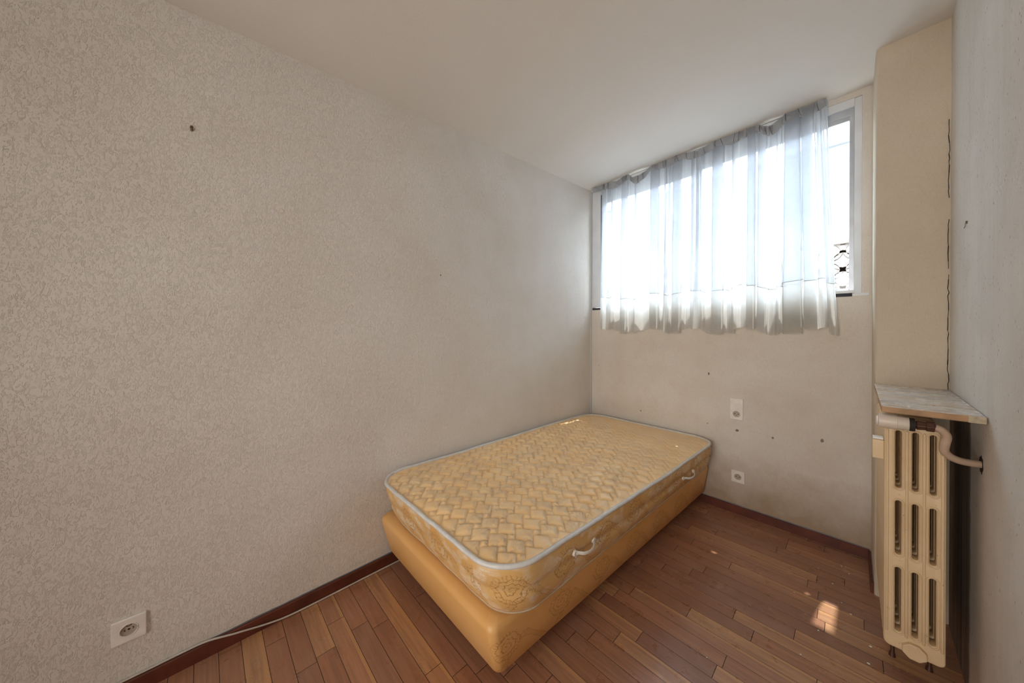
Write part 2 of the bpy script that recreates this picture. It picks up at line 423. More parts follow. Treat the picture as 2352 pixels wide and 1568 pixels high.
# ------------------------------------------------------------------ room shell
BWS = -0.01874
def bk(x, o, z): return (x, BWS * x + o, z)                     # back wall frame: o = offset from its face
def ceil_z(x, y): return 2.6081 + .010887 * x + .047563 * y
def rwx(y): return 2.0353 + .022 * y                             # face of the right wall
XP, YP, XW = 1.8118, .381, 2.0272                                # pillar
RY = -3.95                                                       # wall behind the camera
bm = new(); box(bm, -.15, 2.4, -5.2, .12, -.10, 0); obj('floor', bm, M['floor'], kind='structure')
bm = new()
vs = []
for (x, y) in ((-.15, RY - .1), (2.3, RY - .1), (2.3, .14), (-.15, .14)):
    vs.append((x, y))
lo = [bm.verts.new((x, y, ceil_z(x, y))) for x, y in vs]; hi = [bm.verts.new((x, y, 2.85)) for x, y in vs]
bm.faces.new(lo[::-1]); bm.faces.new(hi)
for i in range(4): bm.faces.new((lo[i], lo[(i + 1) % 4], hi[(i + 1) % 4], hi[i]))
obj('ceiling', bm, M['ceiling'], kind='structure')
bm = new(); box(bm, -.15, 0, RY - .1, -.004, -.05, 2.70); obj('wall_left', bm, M['wall_left'], kind='structure')
bm = new()
box(bm, 2.0, 2.2, RY - .1, .14, -.05, 2.74, lambda x, y, z: (rwx(y) if x < 2.1 else 2.3, y, z)); obj('wall_right', bm, M['wall_right'], kind='structure')
# back wall with its window opening
WX0, WX1, WZ0, WZ1 = .010, 1.772, 1.478, 2.592
bm = new(); T = .12
box(bm, -.0, 2.2, 0, T, -.05, WZ0, bk)
box(bm, WX1, 2.2, 0, T, WZ0, 2.75, bk)
box(bm, -.0, WX0, 0, T, WZ0, 2.75, bk)
box(bm, WX0, WX1, 0, T, WZ1, 2.75, bk)
obj('wall_back', bm, M['wall_back'], kind='structure')
# rounded pillar in the right corner
bm = new()
R = .012
pts = [(XP, BWS * XP + .05)]
for k in range(6):
    a = PI + k / 5 * PI / 2
    pts.append((XP + R + R * math.cos(a), -YP + R + R * math.sin(a)))
pts += [(2.06, -YP - .0045), (2.06, .05)]
b0 = [bm.verts.new((x, y, -.03)) for x, y in pts]; b1 = [bm.verts.new((x, y, 2.73)) for x, y in pts]
for i in range(len(pts)): bm.faces.new((b0[i], b0[(i + 1) % len(pts)], b1[(i + 1) % len(pts)], b1[i]))
bm.faces.new(b0[::-1]); bm.faces.new(b1)
obj('wall_pillar', bm, M['wall_pillar'], kind='structure', smooth=50)
# crack down the joint of pillar and right wall
bm = new(); rr = random.Random(3); z = .99; seg = []
while z < 2.20:
    seg.append((rwx(-YP) - .003 - rr.random() * .0045, -YP - .007, z)); z += .012 + rr.random() * .022
k0 = [s for s in seg if s[2] < 1.74 or s[2] > 1.84]
for i in range(len(seg) - 1):
    if 1.74 < seg[i][2] < 1.84 or 1.50 < seg[i][2] < 1.53: continue
    tube(bm, [seg[i], seg[i + 1]], .0008 + .0008 * rr.random(), 5)
obj('trim_crack', bm, M['hole'], kind='structure')
# rear wall; its opening is added to let the fill light in
bm = new()
box(bm, -.15, .60, RY - .1, RY, -.05, 2.55); box(bm, 1.93, 2.3, RY - .1, RY, -.05, 2.55); box(bm, .60, 1.93, RY - .1, RY, 2.3, 2.55)
obj('wall_rear', bm, M['wall_rear'], kind='structure')
bm = new()      # unseen shell added round the fill lamp to keep sky light out
box(bm, -.15, -.05, -5.3, RY - .1, -.05, 2.75); box(bm, 2.2, 2.3, -5.3, RY - .1, -.05, 2.75)
box(bm, -.15, 2.3, -5.3, -5.2, -.05, 2.75); box(bm, -.15, 2.3, -5.3, RY - .1, 2.55, 2.75)
obj('wall_fill_shell', bm, M['wall_bright'], kind='structure')
# narrow corner joint between left wall and back wall
bm = new(); box(bm, .0, .004, -.012, 0, .0, 2.60); box(bm, .0075, .0115, -.006, 0, .0, 2.60)
obj('trim_1', bm, M['white_frame'], kind='structure', bevel=.0008)
bm = new(); box(bm, .004, .0076, -.003, 0, .0, 2.60); obj('trim_2', bm, M['hole'], kind='structure')
# skirting
def skirting(name, p0, p1, nrm, h=.056, th=.012):
    bm = new(); p0 = Vector((*p0, 0)); p1 = Vector((*p1, 0)); n = Vector((*nrm, 0)); N = 48
    rows = []
    for i in range(N + 1):
        p = p0.lerp(p1, i / N); hz = h + .0012 * noise.noise(p * 9) + .0008 * noise.noise(p * 40)
        rows.append([bm.verts.new(q) for q in (p, p + n * th, p + n * th + Vector((0, 0, hz - .004)), p + n * (th - .004) + Vector((0, 0, hz)), p + Vector((0, 0, hz)))])
    for a, b in zip(rows, rows[1:]):
        for k in range(4): bm.faces.new((a[k], a[k + 1], b[k + 1], b[k]))
    bm.faces.new(rows[0]); bm.faces.new(rows[-1][::-1])
    obj(name, bm, M['skirting'], kind='structure')
    bm = new()
    rows = []
    for i in range(N + 1):
        p = p0.lerp(p1, i / N); hz = h + .0045 + .0025 * noise.noise(p * 23)
        rows.append([bm.verts.new(q) for q in (p + Vector((0, 0, h - .004)), p + n * .003 + Vector((0, 0, h - .004)), p + n * .0025 + Vector((0, 0, hz)), p + Vector((0, 0, hz)))])
    for a, b in zip(rows, rows[1:]):
        for k in range(3): bm.faces.new((a[k], a[k + 1], b[k + 1], b[k]))
    obj(name.replace('baseboard', 'trim'), bm, M['alu_dark'], kind='structure')
skirting('baseboard_left', (0, RY), (0, -.001), (1, 0))
skirting('baseboard_back', (.012, BWS * .012), (XP - .006, BWS * XP), (0, -1), h=.054)
skirting('baseboard_pillar', (XP, BWS * XP - .012), (XP, -YP + .012), (-1, 0), h=.05)

# ------------------------------------------------------------------ window
def wbox(name, parent, mat, parts, bevel=.001, label=None):
    bm = new()
    for q in parts: box(bm, *q, bk)
    return obj(name, bm, mat, parent, bevel=bevel, label=label)
win = bpy.data.objects.new('window_1', None); C.objects.link(win); win['kind'] = 'structure'
wbox('window_frame', win, M['white_frame'], [(WX0, .100, .004, .07, WZ0 + .012, 2.56), (1.742, WX1, .012, .07, WZ0, WZ1), (.100, 1.742, .004, .07, 2.545, WZ1), (WX0, .100, .004, .07, 2.56, WZ1), (.100, 1.742, .0, .07, 1.484, 1.500)])
wbox('window_track', win, M['alu'], [(.106, 1.742, .018, .03, 2.505, 2.545), (.106, 1.742, .040, .052, 2.490, 2.545)], label='grey aluminium sliding track at the window head')
wbox('window_sash', win, M['alu'], [(1.722, 1.742, .020, .045, 1.50, 2.505), (.90, .935, .020, .040, 1.50, 2.505), (.935, 1.722, .024, .04, 1.50, 1.514), (.935, 1.722, .024, .04, 2.480, 2.505)])
wbox('window_sash', win, M['alu'], [(.106, .130, .045, .065, 1.50, 2.495), (.905, .94, .045, .065, 1.50, 2.495), (.13, .905, .048, .062, 1.50, 1.514), (.13, .905, .048, .062, 2.47, 2.495)])
wbox('window_glass', win, M['glass'], [(.93, 1.724, .030, .033, 1.51, 2.49)], 0)
wbox('window_glass', win, M['glass'], [(.125, .91, .053, .056, 1.51, 2.48)], 0)
wbox('window_gap', win, M['seal'], [(.100, .106, .004, .06, 1.49, 2.54), (WX0, 1.735, -.002, .02, 1.4645, 1.4835)], 0, label='black sealant strip under the window frame')
wbox('window_sill', win, M['white_frame'], [(1.735, 1.80, -.003, .02, 1.466, 1.482)], .001)

# ------------------------------------------------------------------ outside
bm = new(); box(bm, -4, 6, .14, 9, 1.05, 1.16); obj('terrace_ground', bm, M['concrete'], kind='structure')
bm = new(); box(bm, -4, 6, .121, .205, 2.655, 2.80); obj('trim_eave', bm, M['facade'], kind='structure')
bm = new(); box(bm, -4, 6, .145, .18, .3, 1.05); obj('trim_terrace', bm, M['concrete'], kind='structure')
scr = thing('breeze_block_screen', 'openwork cement screen wall of interlaced rings outside the window', 'screen wall', (.9, 1.55, 1.16))
bm = new(); st = .172
for i in range(-9, 11):
    for j in range(0, 6):
        for ox, oz in ((0, 0), (st / 2, st / 2)):
            cx = i * st + ox; cz = j * st + oz - .02
            if cz < .04 or cz > .86: continue
            r0, r1, n = .067, .088, 20
            va = []
            for k in range(n):
                a = 2 * PI * k / n; ca, sa = math.cos(a), math.sin(a)
                va.append([bm.verts.new((cx + r * ca, y, cz + r * sa)) for r, y in ((r0, -.035), (r1, -.035), (r1, .035), (r0, .035))])
            for k in range(n):
                p, q = va[k], va[(k + 1) % n]
                for e_ in range(4): bm.faces.new((p[e_], p[(e_ + 1) % 4], q[(e_ + 1) % 4], q[e_]))
bmesh.ops.recalc_face_normals(bm, faces=bm.faces)
obj('ring_blocks', bm, M['lattice'], scr)
bm = new(); box(bm, -1.65, 1.8, -.05, .05, .90, .945); obj('coping', bm, M['lattice'], scr, bevel=.004)
bm = new(); box(bm, -1.65, 1.8, -.04, .04, 0, .04); obj('plinth', bm, M['lattice'], scr)
hs = thing('neighbouring_house', 'pale rendered house front seen bleached white through the window', 'building', (.5, 6.0, 1.16))
bm = new(); box(bm, -5, 6, 0, .4, 0, 3.62); obj('facade', bm, M['facade'], hs)
bm = new()
for i in range(12):
    for j in range(3):
        box(bm, -5 + i * .92 + (j % 2) * .3, -5 + i * .92 + .62 + (j % 2) * .3, -.03, 0, .55 + j * .34, .55 + j * .34 + .24)
obj('stone_cladding', bm, M['facade_pink'], hs)
bm = new(); box(bm, -5.1, 6.1, -.06, .5, 3.62, 3.70); obj('roof_edge', bm, M['facade'], hs)

# ------------------------------------------------------------------ curtain
HD = [(0.05, 2.607, 2.57), (0.136, 2.607, 2.559), (0.254, 2.601, 2.536), (0.296, 2.583, 2.529), (0.358, 2.609, 2.55), (0.407, 2.61, 2.568), (0.45, 2.558, 2.519), (0.477, 2.562, 2.504), (0.545, 2.581, 2.528), (0.61, 2.611, 2.587), (0.635, 2.612, 2.566), (0.725, 2.612, 2.553), (0.789, 2.613, 2.566), (0.852, 2.613, 2.574), (0.894, 2.604, 2.547), (0.949, 2.592, 2.542), (1.046, 2.615, 2.563), (1.061, 2.615, 2.575), (1.157, 2.616, 2.551), (1.221, 2.617, 2.559), (1.304, 2.617, 2.579), (1.337, 2.592, 2.537), (1.368, 2.577, 2.513), (1.405, 2.593, 2.522), (1.441, 2.618, 2.567), (1.501, 2.619, 2.585), (1.515, 2.619, 2.562), (1.548, 2.612, 2.546), (1.575, 2.62, 2.555), (1.625, 2.62, 2.573)]
def hd(x, k):
    if x <= HD[0][0]: return HD[0][k]
    for a, b in zip(HD, HD[1:]):
        if x <= b[0]:
            u = (x - a[0]) / (b[0] - a[0]); return a[k] + (b[k] - a[k]) * u
    return HD[-1][k]
cur = thing('sheer_curtain', 'short white voile curtain with deep hem gathered on grey tape before the window', 'curtain', (.9, -.05, 1.25))
BANDS = [(.1418, .1734), (.341, .3898), (.5985, .655), (.7726, .8238), (1.0447, 1.1041), (1.2506, 1.2886), (1.3072, 1.346), (1.4418, 1.5075), (1.5195, 1.5664)]
SUBF = [(.235, .25), (.455, .475), (.70, .715), (.735, .752), (.90, .925), (.965, .98), (1.16, 1.18), (1.40, 1.415), (1.60, 1.615)]
evs = sorted([(a, b, 1) for a, b in BANDS] + [(a, b, 0) for a, b in SUBF])
def plan(tt, zf):
    """tt: 0 top .. 1 bottom -> list of (x, off)"""
    pts = [(.141, -.030)]
    prev = .141
    D = .5 + .5 * tt
    for i, (a, b, big) in enumerate(evs):
        m = (prev + a) / 2
        bul = (.034 + .022 * math.sin(i * 2.3)) * D
        sh = .010 * math.sin(i * 1.7 + 1) * tt
        if True:
            pts += [(prev + (a - prev) * .25, -.032 - bul * .7), (m + sh, -.036 - bul), (prev + (a - prev) * .75, -.034 - bul * .6)]
        y0 = -.034; dd = .020 * D if big else .008 * D
        w = 1.0 if big else (.35 + .65 * abs(math.sin(i * 1.3 + 2.2 * tt)))
        bb = a + (b - a) * w
        if i == 0: pts = [(.141, -.030)]
        pts += [(a, y0), (bb - .004, y0 - .001), (bb, y0 - dd * .5), (bb - .004, y0 - dd), (a + .004, y0 - dd), (a, y0 - dd * 1.5), (a + .004, y0 - dd * 2), (bb, y0 - dd * 2 - .002)]
        prev = bb
    pts += [(1.625 - .002, -.05 - .02 * D), (1.632, -.040)]
    out = []
    for x, y in pts:      # the free right edge flares outwards
        k = max(0, (x - 1.45) / .18)
        out.append((x + k * .050 * tt ** 1.3 - (1 - k) * 0, y))
    return out
NR = 60
SEAM = 1.557
def ztop(x): return hd(x, 1) - .004
rows = []
tops = plan(0, 0)
base = [Vector((x, y, 0)) for x, y in tops]
cat0 = catmull(base, 4)
zs = [i / NR for i in range(NR + 1)]
for zi in zs:
    pr = catmull([Vector((x, y, 0)) for x, y in plan(zi, 0)], 4)
    row = []
    for j, q in enumerate(pr):
        x, y = q.x, q.y
        zt = ztop(cat0[j].x)
        zb = 1.268 + .022 * math.sin(j * .037) + .012 * math.sin(j * .11)
        z_ = zt + (zb - zt) * zi
        y += .006 * noise.noise(Vector((x * 9, z_ * 2.2, 1.5))) - .010 * zi * zi
        x += .006 * noise.noise(Vector((j * .06, z_ * 2.5, 7.5))) * zi
        y = min(y, -.012)
        row.append(bk(x, y, z_))
    rows.append(row)
def cloth(name, i0, i1, mat, off=0.0, label=None):
    bm = new(); vv = [[bm.verts.new((p[0] - .9, p[1] + .05 - off, p[2] - 1.25)) for p in rows[i]] for i in range(i0, i1 + 1)]
    for a, b in zip(vv, vv[1:]):
        for k in range(len(a) - 1): bm.faces.new((a[k], a[k + 1], b[k + 1], b[k]))
    return obj(name, bm, mat, cur, 180, label=label)
iS = min(range(NR + 1), key=lambda i: abs(rows[i][len(rows[i]) // 2][2] - SEAM))
cloth('curtain_panel', 0, iS, M['voile'])
cloth('curtain_hem', iS, NR, M['voile_hem'], label='thicker doubled fabric hem')
bm = new()
tube(bm, [(p[0] - .9, p[1] + .05 - .001, p[2] - 1.25) for p in rows[iS]], .0022, 5)
obj('hem_seam', bm, M['voile_hem'], cur, 180)
# gathered header tape
bm = new()
rr = random.Random(11)
x = .045; xs = []
while x < 1.632: xs.append(x); x += .006
rowt, rowb = [], []
for i, x in enumerate(xs):
    pl = -.050 - .006 * abs(math.sin(x * 31 + math.sin(x * 13) * 2))
    rowt.append(bm.verts.new((x - .9, pl + BWS * x + .05, hd(x, 1) - 1.25 + .002)))
    rowb.append(bm.verts.new((x - .9, pl - .004 + BWS * x + .05, hd(x, 2) - 1.25)))
rt2 = [bm.verts.new(v.co + Vector((0, .003, 0))) for v in rowt]; rb2 = [bm.verts.new(v.co + Vector((0, .003, 0))) for v in rowb]
for k in range(len(xs) - 1):
    bm.faces.new((rowt[k], rowt[k + 1], rowb[k + 1], rowb[k])); bm.faces.new((rt2[k], rt2[k + 1], rb2[k + 1], rb2[k]))
    bm.faces.new((rowt[k], rowt[k + 1], rt2[k + 1], rt2[k])); bm.faces.new((rowb[k], rowb[k + 1], rb2[k + 1], rb2[k]))
obj('header_tape', bm, M['tape'], cur, 40, label='grey gathering tape along the top')
for x in [.17, .215, .385, .43, .49, .535, .615, .70, .715, .79, .805, .87, .99, .925, 1.06, 1.10, 1.175, 1.20, 1.245, 1.315, 1.345, 1.372, 1.445, 1.51, 1.59]:
    s = rr.uniform(-.006, .006)
    bm2 = new()
    tube(bm2, [(x - .9 + s, -.0605 + BWS * x + .05, hd(x, 1) - 1.25), (x - .9 - s * .2, -.062 + BWS * x + .05, (hd(x, 1) + hd(x, 2)) / 2 - 1.25), (x - .9 + .004 - s, -.0615 + BWS * x + .05, hd(x, 2) - 1.25)], .0016, 5)
    obj('tape_pleat', bm2, M['alu_dark'], cur, 60)
# white curtain rail against the ceiling
rail = thing('curtain_rail', 'thin white curtain rail fixed above the window under the ceiling', 'curtain rail', (.9, -.02, 2.59))
bm = new(); box(bm, .03 - .9, 1.63 - .9, -.016, -.006, 0, .018, lambda x, y, z: (x, y + BWS * (x + .9) + .012, z + .0085 * (x + .9) / 1.0 - .002)); obj('rail', bm, M['white_frame'], rail, bevel=.001)
for x in (.06, .85, 1.60):
    bm = new(); box(bm, x - .9 - .01, x - .9 + .01, -.006, .006, .0, .02, lambda a, y, z: (a, y + BWS * (a + .9) + .012, z + .0085 * (a + .9)))
    obj('bracket', bm, M['white_frame'], rail)

# ------------------------------------------------------------------ bed
def rounded_ring(x0, x1, y0, y1, r, n=9, seg=26, rs=None):
    """points of a rounded rectangle from the near left corner, counter-clockwise"""
    pts = []
    for (cx, cy, a0, sx_, sy_) in ((x1, y0, -90, -1, 1), (x1, y1, 0, -1, -1), (x0, y1, 90, 1, -1), (x0, y0, 180, 1, 1)):
        rr_ = r
        c = (cx + sx_ * rr_, cy + sy_ * rr_)
        arc = [(c[0] + rr_ * math.cos(math.radians(a0 + 90 * k / n)), c[1] + rr_ * math.sin(math.radians(a0 + 90 * k / n))) for k in range(n + 1)]
        if pts:
            p = pts[-1]; q = arc[0]
            for k in range(1, seg): pts.append((p[0] + (q[0] - p[0]) * k / seg, p[1] + (q[1] - p[1]) * k / seg))
        pts += arc
    p = pts[-1]; q = pts[0]
    for k in range(1, seg): pts.append((p[0] + (q[0] - p[0]) * k / seg, p[1] + (q[1] - p[1]) * k / seg))
    return pts
def loft(bm, rings, uvl=None, closed_top=False, mi=0):
    vr = [[bm.verts.new(p) for p in r] for r in rings]
    n = len(vr[0])
    # arc length for uv
    L = [0]
    for k in range(n):
        a, b = Vector(rings[0][k]), Vector(rings[0][(k + 1) % n]); L.append(L[-1] + (b - a).length)
    for a, b, ra, rb in zip(vr, vr[1:], rings, rings[1:]):
        for k in range(n):
            f = bm.faces.new((a[k], a[(k + 1) % n], b[(k + 1) % n], b[k])); f.material_index = mi
            if uvl:
                uv = [(L[k], ra[k][2]), (L[k + 1], ra[(k + 1) % n][2]), (L[k + 1], rb[(k + 1) % n][2]), (L[k], rb[k][2])]
                for lp, w in zip(f.loops, uv): lp[uvl].uv = w
    return vr
def skew(p, k=.045, x_ref=.9):       # the bed stands a little askew: its far end leans away from the left wall
    x, y, z = p
    return (x + (y + 2.0) * k * max(0, x - .15) / .8, y, z)
# box spring
bs_ = thing('box_spring', 'low golden damask divan base under the mattress, standing on the parquet', 'bed base', (0, 0, 0))
bm = new(); uvl = bm.loops.layers.uv.new('uv')
prof = [(.086, .030, .012), (.084, .006, .002), (.092, .0, -.001), (.18, .0, -.026), (.268, .0, -.050), (.284, .003, -.052), (.295, .012, -.047), (.3005, .028, -.032), (.302, .050, -.010)]
rings = []
for z, ins, out in prof:
    r = [skew((x, y, z)) for x, y in rounded_ring(.014 + max(ins, 0) * .5, .905 - ins - out * .55, -1.985 + ins + out, -.045 - max(ins, 0), .028)]
    rings.append([(max(.006, p[0]), p[1], p[2] + .0015 * noise.noise(Vector(p) * 8)) for p in r])
vr = loft(bm, rings, uvl)
bm.faces.new(vr[0][::-1]); bm.faces.new(vr[-1])
obj('base_body', bm, M['base_cloth'], bs_, 60)
for lx, ly in ((.12, -1.80), (.78, -1.80), (.12, -.25), (.82, -.25)):
    bm = new(); cyl(bm, (lx, ly, 0), (0, 0, 1), .022, .028, .0855, 16); obj('leg', bm, M['leg'], bs_, 40)
# mattress
mt = thing('mattress', 'golden quilted single mattress with white piping lying on the divan base', 'mattress', (0, 0, 0))
def mat_outline(s):   # s 0 bottom .. 1 top
    e = -.020 + .042 * s
    return (.060 - .035 * s, .975 + .028 * s, -1.995 - .062 * s, -.075 + .022 * s)
ZB, ZT = .3105, .494
def top_z(x, y):      # piping sags a little in the middle of the long side and at the far end
    return ZT + .010 * math.exp(-((y + 2.05) / .35) ** 2) - .016 * math.exp(-((y + .75) / .55) ** 2) * max(0, min(1, (x - .2) / .7)) - .012 * max(0, min(1, (y + .6) / .55))
bm = new(); uvl = bm.loops.layers.uv.new('uv')
rings = []
NS = 12
for i in range(NS + 1):
    s = i / NS; x0, x1, y0, y1 = mat_outline(s)
    bul = .014 * math.sin(PI * s) ** .6 - .009 * math.exp(-((s - .52) / .07) ** 2)
    rg = []
    for x, y in rounded_ring(x0 + (-bul * .4), x1 + bul, y0 - bul, y1 + bul * .5, .150 if s > .5 else .13, n=14, seg=40):
        q = skew((x, y, 0), .030)
        zt = top_z(*q[:2]); z_ = ZB + (zt - ZB) * s
        w = .004 * noise.noise(Vector((q[0] * 11, q[1] * 11, z_ * 25)))
        rg.append((max(.012, q[0] + w), min(q[1] + w, BWS * q[0] - .010), z_))
    rings.append(rg)
vr = loft(bm, rings, uvl)
bm.faces.new(vr[0][::-1])
obj('mattress_border', bm, M['border'], mt, 60)
topring = rings[-1]; botring = rings[0]
bm = new(); tube(bm, [Vector(p) + Vector((0, 0, .002)) for p in topring] + [Vector(topring[0]) + Vector((0, 0, .002))], .0085, 10, False); obj('piping', bm, M['piping'], mt, 180, label='white satin piping round the top edge')
bm = new(); tube(bm, [Vector(p) + Vector((0, 0, .004)) for p in botring] + [Vector(botring[0]) + Vector((0, 0, .004))], .0055, 8, False); obj('piping', bm, M['piping_low'], mt, 180, label='dull cream piping round the bottom edge')
# quilted top: zigzag of large and small squares at 45 degrees
QA, QB = .066, .030
det = QA * QA + QB * QB
def quilt_h(x, y):
    a = (x + y) * .70711; b = (x - y) * .70711
    a += .0025 * noise.noise(Vector((x * 7, y * 7, 0))); b += .0025 * noise.noise(Vector((x * 7, y * 7, 4)))
    i0 = math.floor((a * QA + b * QB) / det); j0 = math.floor((-a * QB + b * QA) / det)
    best = 0
    for i in range(i0 - 1, i0 + 2):
        for j in range(j0 - 1, j0 + 2):
            u = a - i * QA + j * QB; v_ = b - i * QB - j * QA
            if 0 <= u <= QA and 0 <= v_ <= QA: best = max(best, min(u, QA - u, v_, QA - v_))
            u2 = u - QA
            if 0 <= u2 <= QB and 0 <= v_ <= QB: best = max(best, min(u2, QB - u2, v_, QB - v_))
    return 1 - math.exp(-best / .0065)
bm = new()
X0 = min(p[0] for p in topring); X1 = max(p[0] for p in topring); Y0 = min(p[1] for p in topring); Y1 = max(p[1] for p in topring)
import mathutils
poly = [(p[0], p[1]) for p in topring]
STEP = .0043
# polar style grid: shrink the outline towards the centre line keeps the edge clean
cxm, cym = (X0 + X1) / 2, (Y0 + Y1) / 2
nx = int((X1 - X0) / STEP); ny = int((Y1 - Y0) / STEP)
def clampp(x, y):
    """pull a grid point into the rounded outline"""
    r = .150
    k = 0.0
    return x, y
def row_span(y):
    xs_ = []
    n = len(poly)
    for k in range(n):
        (xa, ya), (xb, yb) = poly[k], poly[(k + 1) % n]
        if (ya - y) * (yb - y) <= 0 and ya != yb:
            xs_.append(xa + (xb - xa) * (y - ya) / (yb - ya))
    return (min(xs_), max(xs_)) if len(xs_) >= 2 else (cxm, cxm)
grid = []
for j in range(ny + 1):
    y = Y0 + .0006 + (Y1 - Y0 - .0012) * j / ny
    xa, xb = row_span(y); rw_ = []
    for i in range(nx + 1):
        x = xa + (xb - xa) * i / nx
        d = min(x - xa, xb - x, (y - Y0) * 1.0, (Y1 - y) * 1.0)
        # corner distance from the outline is approximated by the span
        dome = .020 * (1 - math.exp(-max(d, 0) / .07))
        fade = min(1, max(0, d) / .035)
        far = 1 - .72 * max(0, min(1, (y + .75 + (x - .5) * .5) / .45))
        z_ = top_z(x, y) + dome + (.0115 * quilt_h(x, y) * far - .006) * fade + .006 * noise.noise(Vector((x * 3, y * 2, 2))) * fade
        rw_.append(bm.verts.new((x, y, z_)))
    grid.append(rw_)
for a, b in zip(grid, grid[1:]):
    for k in range(nx): bm.faces.new((a[k], a[k + 1], b[k + 1], b[k]))
obj('quilted_top', bm, M['quilt'], mt, 180)
# side handles
def side_x(y, z):
    best = None
    s = (z - ZB) / (top_z(.99, y) - ZB); rg = rings[max(0, min(NS, int(round(s * NS))))]
    c = [p for p in rg if abs(p[1] - y) < .06 and p[0] > .5]
    return max(p[0] for p in c)
for (ya, za, yb, zb) in ((-1.70, .432, -1.572, .424), (-.640, .388, -.485, .385)):
    bm = new(); xm = (side_x(ya, za) + side_x(yb, zb)) / 2
    def hp(u, out, dz=0): return (xm + out + (side_x(yb, zb) - side_x(ya, za)) * (u - .5), ya + (yb - ya) * u, za + (zb - za) * u + dz)
    path = catmull([hp(0, .004), hp(.10, .010), hp(.25, .022, -.004), (hp(.5, .027, -.006)), hp(.75, .022, -.004), hp(.90, .010), hp(1, .004)], 5)
    rg2 = []
    for i, p in enumerate(path):
        d = (path[min(i + 1, len(path) - 1)] - path[max(i - 1, 0)]).normalized(); nrm = Vector((0, 0, 1)); side = d.cross(nrm).normalized()
        hw = .0065 if 3 < i < len(path) - 4 else .010
        rg2.append([bm.verts.new(p + nrm * (hw * math.cos(a)) + side * (.0028 * math.sin(a))) for a in [2 * PI * k / 10 for k in range(10)]])
    for a, b in zip(rg2, rg2[1:]):
        for k in range(10): bm.faces.new((a[k], a[(k + 1) % 10], b[(k + 1) % 10], b[k]))
    bm.faces.new(rg2[0]); bm.faces.new(rg2[-1][::-1])
    h = obj('handle', bm, M['handle'], mt, 60, label='white cord carrying handle')
    for y_, z_ in ((ya, za), (yb, zb)):
        bm = new(); cyl(bm, (side_x(y_, z_) - .004, y_, z_), (1, 0, 0), .0125, .011, .011, 16); obj('rivet', bm, M['handle'], h, 40)

# ------------------------------------------------------------------ radiator
rad = thing('radiator', 'tall cream cast iron column radiator standing end-on by the right wall', 'radiator', (1.883, -.72, 0))
RX0, RX1, RZ0, RZ1 = 1.815, 1.948, .172, .942
def section(y, front, proto=None):
    w = RX1 - RX0; xc = (RX0 + RX1) / 2
    if proto is not None:
        o = proto.copy(); C.objects.link(o); o.parent = rad; o.location = (0, y + .98, 0); return o
    outer = rrect(xc, (RZ0 + RZ1) / 2, w, RZ1 - RZ0, .016)
    holes = []
    for sx_ in (1.8475, 1.8845, 1.9215):
        for (a, b) in ((.232, .452), (.497, .683), (.727, .925)):
            holes.append(rrect(sx_, (a + b) / 2, .0135, b - a, .0066))
    M4 = Matrix.Translation((-1.883, y + .72, 0)) @ Matrix.Rotation(PI / 2, 4, 'X')
    # curve lies in xy: rotate so its y becomes z
    o = flat_shape('radiator_section', outer, holes, .040, .0055, M['radiator'], rad, M4 @ Matrix.Translation((0, 0, 0)))
    return o
sec = section(-.96, True)
for k in range(1, 10):
    o = sec.copy(); C.objects.link(o); o.parent = rad; o.location = (0, .052 * k, 0)
# hubs joining the sections
for hz in (.934, .205):
    bm = new(); cyl(bm, (0, -.235, hz), (0, 1, 0), .007, .007, .46, 16); obj('hub', bm, M['radiator'], rad, 40)
# raised rims round the slots of the end section and shallow ribs
bm = new()
for sx_ in (1.8475, 1.8845, 1.9215):
    for (a, b) in ((.232, .452), (.497, .683), (.727, .925)):
        pts = rrect(sx_ - 1.883, (a + b) / 2, .0235, b - a + .012, .0115, 6)
        P = [(x, -.2615, z) for x, z in pts]; tube(bm, P + [P[0], P[1]], .0022, 6, False)
obj('slot_rim', bm, M['radiator'], rad, 180)
bm = new()
for xo in (-.0605, -.0170, .0200, .0575):
    vs = box(bm, xo - .0035, xo + .0035, -.2640, -.255, .222, .928)
obj('rib', bm, M['radiator'], rad, 60, bevel=.003)
bm = new()
pts = [(.0 + .029 * math.cos(PI / 8 + k * PI / 4), .190 + .027 * math.sin(PI / 8 + k * PI / 4)) for k in range(8)]
f0 = [bm.verts.new((x, -.258, z)) for x, z in pts]; f1 = [bm.verts.new((x, -.274, z)) for x, z in pts]
bm.faces.new(f0); bm.faces.new(f1[::-1])
for k in range(8): bm.faces.new((f0[k], f1[k], f1[(k + 1) % 8], f0[(k + 1) % 8]))
obj('end_plug', bm, M['radiator'], rad, bevel=.003, label='octagonal blanking plug')
for (fx, fy) in ((-.036, -.045), (.055, -.03), (-.036, .20), (.055, .20)):
    bm = new(); tube(bm, [(fx, fy, .0), (fx, fy, .012), (fx + .001, fy, .02), (fx, fy, .18)], .01, 12, True, lambda i: (.010, .008, .0055, .0065)[i]); obj('foot', bm, M['valve_brown'], rad, 40)
# heat meter on the room side
mtr = thing('heat_cost_meter', 'small beige meter box with white tip clipped to the radiator side', 'meter', (1.80, -.96, .85))
bm = new(); vs = box(bm, -.013, .015, -.012, .018, -.035, .032); obj('meter_case', bm, M['radiator'], mtr, bevel=.002)
bm = new(); box(bm, -.012, .013, -.016, .012, .034, .041); obj('meter_tip', bm, M['clean_white'], mtr, bevel=.001, label='bright white plastic tip')
